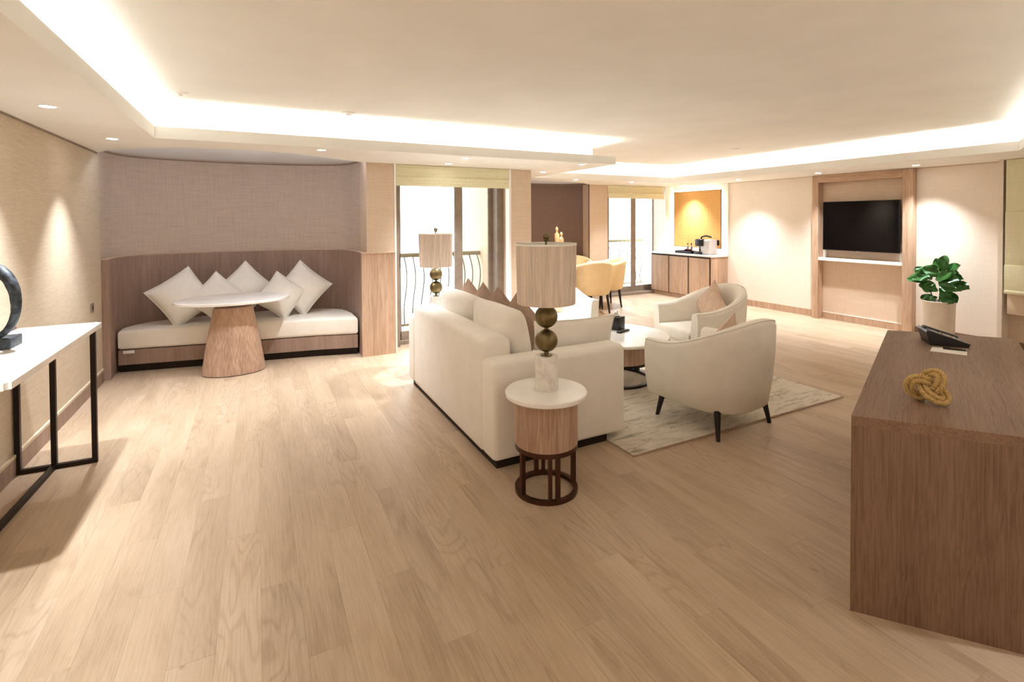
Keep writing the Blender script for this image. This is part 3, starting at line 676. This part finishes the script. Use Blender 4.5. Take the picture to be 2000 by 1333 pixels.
MB().rbox(-.095, .10, -.075, .085, 0, .055, .004, 2).build('plinth', M['patina'], t)
pts = []; rr = []
ya = math.radians(-35)
for i in range(48):
    a = 2*PI*i/48; rx = .158*math.cos(a)+.005; rz = .247+.185*math.sin(a)
    pts.append((rx*math.cos(ya), rx*math.sin(ya), rz))
def rf(i, a): return .023*(1+.35*math.sin(2*PI*i/48)+.12*pnoise((i*.6, math.cos(a), math.sin(a))))
MB().tube(pts, .02, 12, True, rf).build('ring', M['patina'], t)
fp = [(.0, .0, .05), (.008, .0, .12), (-.006, 0, .2), (.012, 0, .28), (.0, 0, .34), (-.01, 0, .42)]
sp_ = spline(fp, 6); rad = [.022+.022*math.sin(PI*i/(len(sp_)-1))*(1+.3*math.sin(i*1.3)) for i in range(len(sp_))]
MB().tube([(p.x-.055, p.y+.035, p.z) for p in sp_], rad, 12).build('figure', M['patina'], t)
MB().tube([(-.04, .03, .19), (-.01, .012, .2), (.012, 0, .212), (.035, -.012, .21)], [.012, .009, .007, .003], 8).build('arm', M['patina'], t)
for z, lab in ((.79, 'dark socket plate above the console table end'), (.37, 'dark socket plate low on the left wall')):
    o = tag(MB().rbox(XL, XL+.01, 5.99, 6.07, z-.045, z+.045, .003, 1).build('socket_plate', M['bronze_frame']), lab, 'socket', 'socket plates on the left wall')
    MB().lathe([(.022, 0), (.022, .003)], 16).build('outlet', M['black'], o).matrix_local = Matrix.Translation((XL+.009, 6.03, z)) @ Matrix.Rotation(PI/2, 4, 'Y')

# ------------------------------------------------------------------ rug
rg = tag(MB().rbox(-1.19, 1.19, -1.2, 1.2, 0, .012, .004, 1).build('rug', M['rug']), 'abstract cream and taupe rug under the armchairs', 'rug')
rg.location = (3.42, 3.83, 0)
MB().box(-1.193, 1.193, -1.203, -1.196, .001, .0125).build('binding', M['taupe_velvet'], rg, 0); MB().box(1.188, 1.193, -1.2, 1.2, .001, .0125).build('binding', M['taupe_velvet'], rg, 0)

# ------------------------------------------------------------------ sofa
t = thing('sofa', 'long cream fabric sofa with its back to the viewer', 'sofa', (1.84, 3.88, 0))
MB().box(-.49, .385, -.96, .96, 0, .055).build('plinth', M['plinth'], t, 0)
MB().rbox(-.525, .50, -.80, .80, .055, .30, .02, 3).build('seat_base', M['cream'], t)
MB().rbox(-.53, -.30, -.815, .815, .055, .80, .045, 4).build('back', M['cream'], t)
MB().rbox(-.53, .53, -1.0, -.80, .055, .69, .04, 4).build('arm', M['cream'], t); MB().rbox(-.53, .53, .80, 1.0, .055, .69, .04, 4).build('arm', M['cream'], t)
for y0, y1 in ((-.795, -.005), (.005, .795)):
    c_ = MB().rbox(-.30, .52, y0, y1, .30, .46, .045, 4).build('seat_cushion', M['cream'], t)
def puffy(x0, x1, y0, y1, z0, z1, r, mat):
    b_ = MB().rbox(x0, x1, y0, y1, z0, z1, r, 5, mat); return b_
for y in (-.40, .40):
    mt = Matrix.Translation((-.20, y, .46)) @ Matrix.Rotation(-.10, 4, 'Y')
    # plump back cushion with a softly domed top
    mb = MB(); n = 16
    cm = cushion_mesh('back_cushion', M['cream'], .395, .27, .135, 18, .025, y)
    o = put('back_cushion', cm, t); o.matrix_local = Matrix.Translation((-.19, y, .70)) @ Matrix.Rotation(-.14, 4, 'Y') @ Matrix.Rotation(PI/2, 4, 'Z')
G = 'taupe cushions along the sofa back'
for i, (y, lab) in enumerate(((4.60, 'taupe velvet cushion on the sofa, farthest of four'), (4.24, 'taupe velvet cushion on the sofa, second farthest of four'), (3.92, 'taupe velvet cushion on the sofa, second nearest of four'), (3.56, 'taupe velvet cushion on the sofa, nearest of four'))):
    cushion(lab, 'taupe_velvet', .205, .205, .055, (1.87, y, .745), RM(.76, -.20, PI/2+.45), G, 10+i)
cushion('long cream bolster cushion leaning on the near sofa arm', 'cream', .37, .20, .07, (2.13, 3.20, .655), RM(-.03, -.12, PI+.02), None, 20, 'bolster_cushion')

# ------------------------------------------------------------------ side tables and lamps
def side_table(label, loc):
    t = thing('side_table', label, 'side table', loc, 0, 'round drum side tables')
    MB().lathe([(.236, .562), (.242, .568), (.242, .586), (.236, .592)], 64).build('top', M['stone'], t)
    MB().lathe([(.186, .29), (.186, .562)], 64).build('drum', M['drum'], t)
    def ring(z0, z1, nm): return MB().lathe([(.160, z0), (.186, z0), (.186, z1), (.160, z1), (.160, z0)], 56, caps=False).build(nm, M['rust'], t)
    ring(.262, .29, 'upper_ring'); ring(0, .024, 'lower_ring')
    for a in (-3.0, -1.98, -1.72, -.18, 1.15, 1.41):
        MB().box(-.013, .013, -.011, .011, .02, .265, Matrix.Rotation(a, 4, 'Z') @ Matrix.Translation((.173, 0, 0))).build('leg', M['rust'], t, 0)
    return t
def table_lamp(label, loc):
    t = thing('table_lamp', label, 'lamp', loc, 0, 'brass ball table lamps')
    MB().lathe([(.066, 0), (.068, .004), (.068, .196), (.066, .20)], 44).build('marble_base', M['marble'], t)
    MB().lathe([(.036, .20), (.036, .206), (.014, .208), (.014, .226)], 24).build('collar', M['brass'], t)
    MB().sphere((0, 0, .290), .068).build('lower_ball', M['brass'], t); MB().lathe([(.013, .352), (.013, .37)], 20).build('spacer', M['brass'], t)
    MB().sphere((0, 0, .432), .068).build('upper_ball', M['brass'], t); MB().lathe([(.010, .495), (.010, .60)], 16).build('neck', M['brass'], t)
    s = MB().lathe([(.172, .512), (.180, .862), (.177, .862), (.169, .512), (.172, .512)], 72, caps=False).build('shade', M['shade'], t)
    MB().lathe([(.1685, .516), (.1765, .861)], 64, caps=False).build('lining', M['shade_in'], s); MB().lathe([(.1745, .855), (.1815, .855), (.1815, .866), (.1745, .866), (.1745, .855)], 64, caps=False).build('rim', M['ivory'], s)
    MB().bar((-.175, 0, .845), (.175, 0, .845), .004).build('spider', M['brass'], t, 0); MB().lathe([(.006, .60), (.006, .875), (.02, .885), (.02, .89)], 16).build('rod', M['brass'], t)
    MB().sphere((0, 0, .905), .021, 20, 12).build('finial', M['brass'], t)
    return t
side_table('round drum side table at the near end of the sofa', (1.51, 2.565, 0))
table_lamp('brass ball table lamp nearest the viewer on the drum table', (1.52, 2.575, .592))
side_table('round drum side table hidden beyond the far end of the sofa', (1.69, 5.16, 0))
table_lamp('brass ball table lamp beyond the sofa before the terrace door', (1.69, 5.16, .592))

# ------------------------------------------------------------------ upholstered tub chairs
def tub_chair(name, label, cat, mat, W, D, hb, ha, zb, seat_z, th, legm, leg_in, group, piping=True, ns=44, flare=.02, k_arm=.9):
    t = thing(name, label, cat, (0, 0, 0), 0, group)
    y0 = D/2-W*.5
    path = []
    na = 10
    for i in range(na): path.append((-W/2, -D/2+(y0+D/2)*i/na))
    for i in range(ns+1):
        a = PI-PI*i/ns; ca, sa = math.cos(a), math.sin(a)
        e = .86; path.append((W/2*math.copysign(abs(ca)**e, ca), y0+(D/2-y0)*abs(sa)**e))
    for i in range(1, na+1): path.append((W/2, y0-(y0+D/2)*i/na))
    n = len(path); cum = [0]
    for i in range(1, n): cum.append(cum[-1]+math.dist(path[i], path[i-1]))
    half = cum[-1]/2; sec = []
    mb = MB(); tops = []
    for i, (x, y) in enumerate(path):
        a = Vector(path[max(0, i-1)]); c = Vector(path[min(n-1, i+1)]); tg = (c-a).normalized(); nr = Vector((tg.y, -tg.x))
        if nr.dot(Vector((x, y-y0*.3))) > 0: nr = -nr                      # inward normal
        s = abs(cum[i]-half)/half
        q = .5+.5*math.cos(PI*min(1, s/k_arm)); h = ha+(hb-ha)*q
        fl_ = flare*q
        prof = [(.075, zb), (.035, zb+.03), (.008-fl_*.2, zb+(h-zb)*.35), (-.002-fl_*.6, zb+(h-zb)*.65), (-fl_, h-.045), (.006-fl_, h-.018), (.03-fl_, h), (th*.6-fl_, h), (th-.01-fl_, h-.018), (th-fl_*.7, h-.06), (th+.012, seat_z), (th+.012, zb+.08)]
        for d, z in prof: p = Vector((x, y))+nr*d; mb.v.append((p.x, p.y, z))
        tops.append((x+nr.x*(.012-fl_), y+nr.y*(.012-fl_), h-.008))
    k = 12
    for i in range(n-1):
        for j in range(k-1): mb.f.append((i*k+j, (i+1)*k+j, (i+1)*k+j+1, i*k+j+1))
    mb.f.append(tuple(range(k))); mb.f.append(tuple((n-1)*k+j for j in range(k))[::-1])
    mb.f.append(tuple(i*k for i in range(n)))                               # underside
    sh = mb.build('shell', M[mat], t, 50)
    if piping: MB().tube(tops, .006, 6).build('piping', M[mat], sh, 70)
    # seat deck and cushion inside the shell
    ins = [(x*(1-(th+.02)*2/W), (y if y < y0 else y0+(y-y0)*(1-(th+.02)/(D/2-y0)))) for x, y in path]
    ins = [(x, max(y, -D/2+.0)) for x, y in ins]
    MB().prism(ins, zb+.01, seat_z-.13).build('seat_deck', M[mat], t, 0)
    bm = bmesh.new(); f0 = bm.faces.new([bm.verts.new((x*.99, y-.015, seat_z-.13)) for x, y in ins])
    ex = bmesh.ops.extrude_face_region(bm, geom=[f0]); bmesh.ops.translate(bm, verts=[e for e in ex['geom'] if isinstance(e, bmesh.types.BMVert)], vec=(0, 0, .13))
    bmesh.ops.recalc_face_normals(bm, faces=bm.faces[:])
    bmesh.ops.bevel(bm, geom=[e for e in bm.edges if abs(e.verts[0].co.z-e.verts[1].co.z) < .01 and e.calc_face_angle(0) > 1], offset=.03, segments=4, profile=.5, affect='EDGES')
    me = bpy.data.meshes.new('seat_cushion'); bm.to_mesh(me); bm.free(); me.materials.append(M[mat]); me.polygons.foreach_set('use_smooth', [True]*len(me.polygons)); me.set_sharp_from_angle(angle=.7)
    put('seat_cushion', me, t)
    for sx, sy in ((-1, -1), (1, -1), (-1, 1), (1, 1)):
        lx, ly = sx*(W/2-leg_in), (-D/2+leg_in*.8 if sy < 0 else D/2-leg_in*1.5)
        MB().tube([(lx, ly, zb+.03), (lx+sx*.035, ly+sy*.035, .0)], [.026, .014], 12).build('leg', M[legm], t)
    return t
AG = 'cream tub armchairs around the coffee table'
proto = tub_chair('armchair', 'cream tub armchair standing nearest the desk', 'armchair', 'cream2', .79, .77, .865, .635, .175, .43, .10, 'ebony', .115, AG)
proto.location = (3.21, 2.80, .0); proto.rotation_euler.z = PI+.08
c2 = copy_tree(proto); c2['label'] = 'cream tub armchair between the coffee table and the minibar'; c2.location = (4.32, 3.93, .013); c2.rotation_euler.z = -PI/2-.18
c3 = copy_tree(proto); c3['label'] = 'cream tub armchair behind the near lamp facing the viewer'; c3.location = (3.25, 5.32, .0); c3.rotation_euler.z = -.03
cushion('blush satin cushion in the armchair before the minibar', 'blush', .20, .20, .06, (4.47, 3.98, .64), RM(.74, -.22, -PI/2-.25), 'armchair cushions', 31)
cushion('blush satin cushion in the armchair nearest the desk', 'blush', .19, .19, .06, (3.20, 2.72, .62), RM(.70, -.26, PI+.15), 'armchair cushions', 32)
cushion('beige cushion in the armchair facing the viewer', 'blush', .20, .20, .06, (3.22, 5.42, .62), RM(.05, -.24, 0), 'armchair cushions', 33)

# ------------------------------------------------------------------ coffee table and things on it
t = thing('coffee_table', 'round white topped coffee table on an oak drum', 'coffee table', (3.16, 3.99, .013))
MB().lathe([(.505, .415), (.515, .42), (.515, .438), (.508, .444)], 80).build('top', M['stone'], t)
MB().lathe([(.34, .215), (.34, .415)], 64).build('drum', M['drum'], t)
for nm, z0, z1 in (('upper_ring', .19, .215), ('lower_ring', 0, .022)): MB().lathe([(.31, z0), (.34, z0), (.34, z1), (.31, z1), (.31, z0)], 64, caps=False).build(nm, M['iron'], t)
for a in (-2.3, -2.2, .15, .25, 1.9, 2.0): MB().box(-.012, .012, -.01, .01, .02, .195, Matrix.Rotation(a, 4, 'Z') @ Matrix.Translation((.325, 0, 0))).build('leg', M['iron'], t, 0)
t = thing('tissue_box', 'black upright tissue box on the coffee table', 'tissue box', (3.30, 4.16, .457), .35)
MB().rbox(-.062, .062, -.062, .062, 0, .135, .004, 2).build('box', M['black'], t)
MB().tube([(0, 0, .13), (.008, .01, .155), (-.01, .0, .18), (.015, -.008, .2)], [.035, .028, .02, .004], 9).build('tissue', M['paper'], t)
t = thing('remote_control', 'black remote control beside the tissue box', 'remote', (3.28, 4.03, .457), .35)
MB().rbox(-.095, .095, -.022, .022, 0, .018, .006, 2).build('body', M['black'], t)
for i in range(6): MB().lathe([(.006, .018), (.005, .0205)], 10, (-.07+i*.027, 0)).build('button', M['grey_plastic'], t)

# ------------------------------------------------------------------ dining corner
DG = 'mustard dining armchairs'
d1 = tub_chair('dining_chair', 'mustard dining armchair with its back to the viewer', 'chair', 'mustard', .62, .60, .89, .80, .31, .48, .07, 'ebony', .11, DG, False, 36, .03, .8)
d1.location = (5.13, 7.10, 0); d1.rotation_euler.z = PI-.35
d2 = copy_tree(d1); d2['label'] = 'mustard dining armchair nearest the far terrace door'; d2.location = (5.74, 7.50, 0); d2.rotation_euler.z = -PI/2-.25
d3 = copy_tree(d1); d3['label'] = 'mustard dining armchair against the umber curved wall'; d3.location = (5.44, 8.10, 0); d3.rotation_euler.z = -.45
t = thing('dining_table', 'round white dining table behind the near lamp shade', 'dining table', (4.60, 7.76, 0))
MB().lathe([(.49, .735), (.50, .74), (.50, .758), (.495, .762)], 64).build('top', M['stone'], t); MB().lathe([(.27, 0), (.27, .02), (.09, .06), (.07, .4), (.10, .70), (.2, .735)], 48).build('pedestal', M['drum'], t)
t = thing('figurine', 'pair of gilded abstract figures on the dining table', 'figurine', (4.83, 7.74, .762))
MB().rbox(-.16, .16, -.06, .06, 0, .03, .004, 1).build('plinth', M['ebony'], t)
for sx, hh in ((-.035, .70), (.06, .60)):
    zz = [.03, .12, .3, .46, .56, .60, .625, .66, .70]; rr_ = [.05, .058, .034, .05, .052, .02, .022, .034, .012]
    MB().lathe([(r_, .03+(z-.03)*hh/.70) for z, r_ in zip(zz, rr_)], 20, (sx, 0), .7).build('figure', M['gold'], t)

# ------------------------------------------------------------------ desk and things on it
P0, P1, Q0, Q1 = (2.125, 1.18), (2.465, .765), (3.975, 1.965), (4.43, 1.465)
ux, uy = Q0[0]-P0[0], Q0[1]-P0[1]; Ln = math.hypot(ux, uy); ux /= Ln; uy /= Ln
fx, fy = (P1[0]-P0[0]), (P1[1]-P0[1]); fl_n = math.hypot(fx, fy); fx /= fl_n; fy /= fl_n
DA = math.atan2(uy, ux); Wd = .70
cf = Vector((fx, fy))
# desk local frame: x along the length, origin at the near left corner
def dl(p): x, y = p[0]-P0[0], p[1]-P0[1]; return (x*math.cos(-DA)-y*math.sin(-DA), x*math.sin(-DA)+y*math.cos(-DA))
c0 = (0, 0); c1 = dl((P0[0]+fx*Wd, P0[1]+fy*Wd)); c2_ = dl((Q0[0]+fx*Wd, Q0[1]+fy*Wd)); c3_ = dl(Q0)
t = thing('desk', 'brown oak desk with solid panel ends in the right foreground', 'desk', (*P0, 0), DA)
def lerp(a, b_, s): return (a[0]+(b_[0]-a[0])*s, a[1]+(b_[1]-a[1])*s)
MB().prism([c0, c1, c2_, c3_], .76, .80).build('top', M['desk_x'], t, 0)
e1 = .04/Ln
MB().prism([c0, c1, lerp(c1, c2_, e1), lerp(c0, c3_, e1)], 0, .7595).build('end_panel', M['desk_v'], t, 0)
MB().prism([lerp(c0, c3_, 1-e1), lerp(c1, c2_, 1-e1), c2_, c3_], 0, .7595).build('end_panel', M['desk_v'], t, 0)
m0, m1 = lerp(c0, c1, .06), lerp(c0, c1, .09); n0, n1 = lerp(c3_, c2_, .06), lerp(c3_, c2_, .09)
MB().prism([lerp(m0, n0, e1), lerp(m1, n1, e1), lerp(m1, n1, 1-e1), lerp(m0, n0, 1-e1)], .05, .7595).build('modesty_panel', M['desk_x'], t, 0)
q0, q1 = lerp(c0, c1, .1), lerp(c0, c1, .95); r0_, r1_ = lerp(c3_, c2_, .1), lerp(c3_, c2_, .95)
MB().prism([lerp(q0, r0_, .72), lerp(q1, r1_, .72), lerp(q1, r1_, 1-e1), lerp(q0, r0_, 1-e1)], .08, .7595).build('drawer_unit', M['desk_v'], t, 0)
# rope knot: doubled turk's head
t = thing('rope_knot', 'golden manila rope knot ornament on the desk', 'ornament', (2.575, 1.11, .80))
N = 480; ctr = []
for i in range(N):
    a = 2*PI*i/N; ctr.append(Vector((math.sin(a)+2*math.sin(2*a), -1.15*math.sin(3*a), math.cos(a)-2*math.cos(2*a)))*.0232)
nv = Vector((-.72, -.34, .50)).normalized(); rv = nv.cross(Vector((0, 0, 1))).normalized(); uv_ = rv.cross(nv)
rotm = Matrix(((rv.x, nv.x, uv_.x), (rv.y, nv.y, uv_.y), (rv.z, nv.z, uv_.z))) @ Matrix.Rotation(.75, 3, 'Y')
ctr = [rotm @ p for p in ctr]
strands = []
for sgn in (-1, 1):
    pts = []
    for i, p in enumerate(ctr):
        tg = (ctr[(i+1) % N]-ctr[i-1]).normalized(); sd = tg.cross(rotm @ Vector((0, 1, 0))).normalized(); pts.append(p+sd*sgn*.0098)
    strands.append(pts)
zmin = min(p.z for q in strands for p in q)-.0112
for pts in strands:
    MB().tube([p-Vector((0, 0, zmin)) for p in pts], .011, 14, True, lambda i, a: .0098*(1+.20*math.cos(3*a-i*2*PI*72/N))).build('rope_strand', M['rope'], t, 80)
# phone
PH = Vector((3.86, 1.58, .80)); t = thing('desk_telephone', 'black desk telephone at the far end of the desk', 'telephone', PH, math.atan2(fy, fx)); t.scale = (.86, .9, .88)
b = MB(); pr = [(-.115, .0), (.105, .0), (.115, .025), (-.135, .105), (-.14, .09)]
n = len(pr); b.add([(x, y, z) for y in (-.095, .095) for x, z in pr], [tuple(range(n)), tuple(range(n, 2*n))[::-1]]+[(i, (i+1) % n, n+(i+1) % n, n+i) for i in range(n)])
b.build('body', M['black'], t, 0)
sl = math.atan2(.08, -.25); mt0 = Matrix.Translation((-.01, 0, .066)) @ Matrix.Rotation(math.atan2(.08, .25), 4, 'Y')
MB().rbox(-.115, .105, -.04+.075, .09, -.012, .016, .010, 2, mt0).build('handset', M['black'], t)
MB().box(-.10, -.045, -.085, .02, .0, .005, mt0).build('display', M['screen'], t, 0)
for i in range(4):
    for j in range(3): MB().box(-.025+i*.026, -.007+i*.026, -.083+j*.034, -.057+j*.034, 0, .006, mt0).build('key', M['grey_plastic'], t, 0)
pz = tag(MB().prism([(3.56, 1.53), (3.63, 1.38), (3.79, 1.44), (3.675, 1.57)], .80, .803).build('notepad', M['paper'], smooth=0), 'white notepad in front of the telephone', 'notepad')
pn = thing('pen', 'dark brown pen lying on the white notepad', 'pen', (3.70, 1.465, .8035), -1.05)
MB().tube([(-.055, 0, .0055), (.05, 0, .0055)], .005, 10).build('barrel', M['iron'], pn); MB().tube([(.05, 0, .0055), (.068, 0, .0055)], [.005, .001], 10).build('tip', M['chrome'], pn); MB().box(-.055, -.02, -.001, .001, .010, .013).build('clip', M['iron'], pn, 0)

# ------------------------------------------------------------------ potted fiddle leaf
t = thing('potted_fiddle_leaf', 'fiddle leaf plant in a tall beige pot by the television frame', 'potted plant', (7.62, 3.19, 0))
MB().lathe([(.150, 0), (.155, .01), (.170, .545), (.166, .55), (.150, .55), (.148, .50)], 48).build('pot', M['pot'], t); MB().lathe([(.148, .495), (.148, .505)], 36).build('soil', M['soil'], t)
def leaf_mesh(L, Wl, seed):
    mb = MB(); nx, ny = 6, 11
    for j in range(ny+1):
        s = j/ny; wv = Wl*(math.sin(PI*min(1, s*.96+.02))**.7)*(.72+.36*s)*(1+.05*math.sin(9*s+seed))
        for i in range(nx+1):
            u = -1+2*i/nx; mb.v.append((u*wv/2, s*L, .14*L*(abs(u)**1.5)*.5+.012*math.sin(8*s+3*u+seed)-.30*L*(s-.3)**2))
    for j in range(ny):
        for i in range(nx): a = j*(nx+1)+i; mb.f.append((a, a+1, a+nx+2, a+nx+1))
    off_ = len(mb.v)
    top = list(mb.v); mb.v += [(x, y, z-.0018) for x, y, z in top]; mb.f += [tuple(k_+off_ for k_ in f)[::-1] for f in list(mb.f)]
    return mb.mesh('leaf', M['leaf'], 80)
lm = [leaf_mesh(.195, .15, 0), leaf_mesh(.17, .135, 2.1), leaf_mesh(.135, .105, 4)]
stems = [[(0, 0, .5), (.01, -.01, .65), (-.01, -.03, .80), (0, -.04, .92)], [(0, .02, .5), (-.01, .07, .62), (.0, .12, .74), (0, .16, .80)], [(0, -.02, .5), (.02, -.05, .6), (.02, -.12, .7), (.02, -.16, .78)]]
for sp_ in stems: MB().tube(spline(sp_, 5), .007, 8).build('stem', M['stem'], t)
# (base y, base z, x offset, in-plane direction in degrees from +Y, tilt towards room, mesh)
LV = [(.12, .79, -.05, 10, .2, 0), (.10, .86, -.02, 35, .5, 1), (.02, .88, .02, 60, .1, 2), (-.03, .86, -.06, 40, .9, 0), (.06, .83, -.06, 5, .95, 0), (-.05, .93, .0, 95, .25, 0),
      (-.07, .92, .03, 140, .6, 1), (-.08, .90, -.02, 165, .3, 2), (-.06, .86, -.08, 185, 1.0, 0), (-.04, .80, -.09, 205, 1.1, 0), (-.10, .78, -.04, 200, .7, 1), (-.14, .78, .03, 190, .4, 1),
      (-.02, .68, -.06, 15, .8, 1), (.04, .72, .02, 20, .5, 2), (-.03, .62, -.06, 200, .6, 1), (-.02, .60, -.08, 330, .9, 2), (-.06, .66, .02, 215, .5, 1), (.05, .60, -.02, 345, .8, 2), (-.02, .90, .08, 70, .4, 0), (.10, .80, .06, 50, .3, 1), (.0, .82, -.08, 150, 1.0, 0), (-.08, .84, .02, 170, .8, 1), (.02, .76, -.04, 350, .9, 1), (-.04, .74, -.06, 220, .9, 1)]
for (ly, lz, lx, an, tl, mi) in LV:
    a = math.radians(an); yv = Vector((-.15-.3*tl*.5, math.cos(a), math.sin(a))).normalized()     # leaf axis
    nz = Vector((-1, 0, .9-tl*.3)); nz = (nz-yv*nz.dot(yv)).normalized(); xv = yv.cross(nz)
    o = put('leaf', lm[mi], t); o.matrix_local = Matrix(((xv.x, yv.x, nz.x, lx), (xv.y, yv.y, nz.y, ly), (xv.z, yv.z, nz.z, lz), (0, 0, 0, 1)))
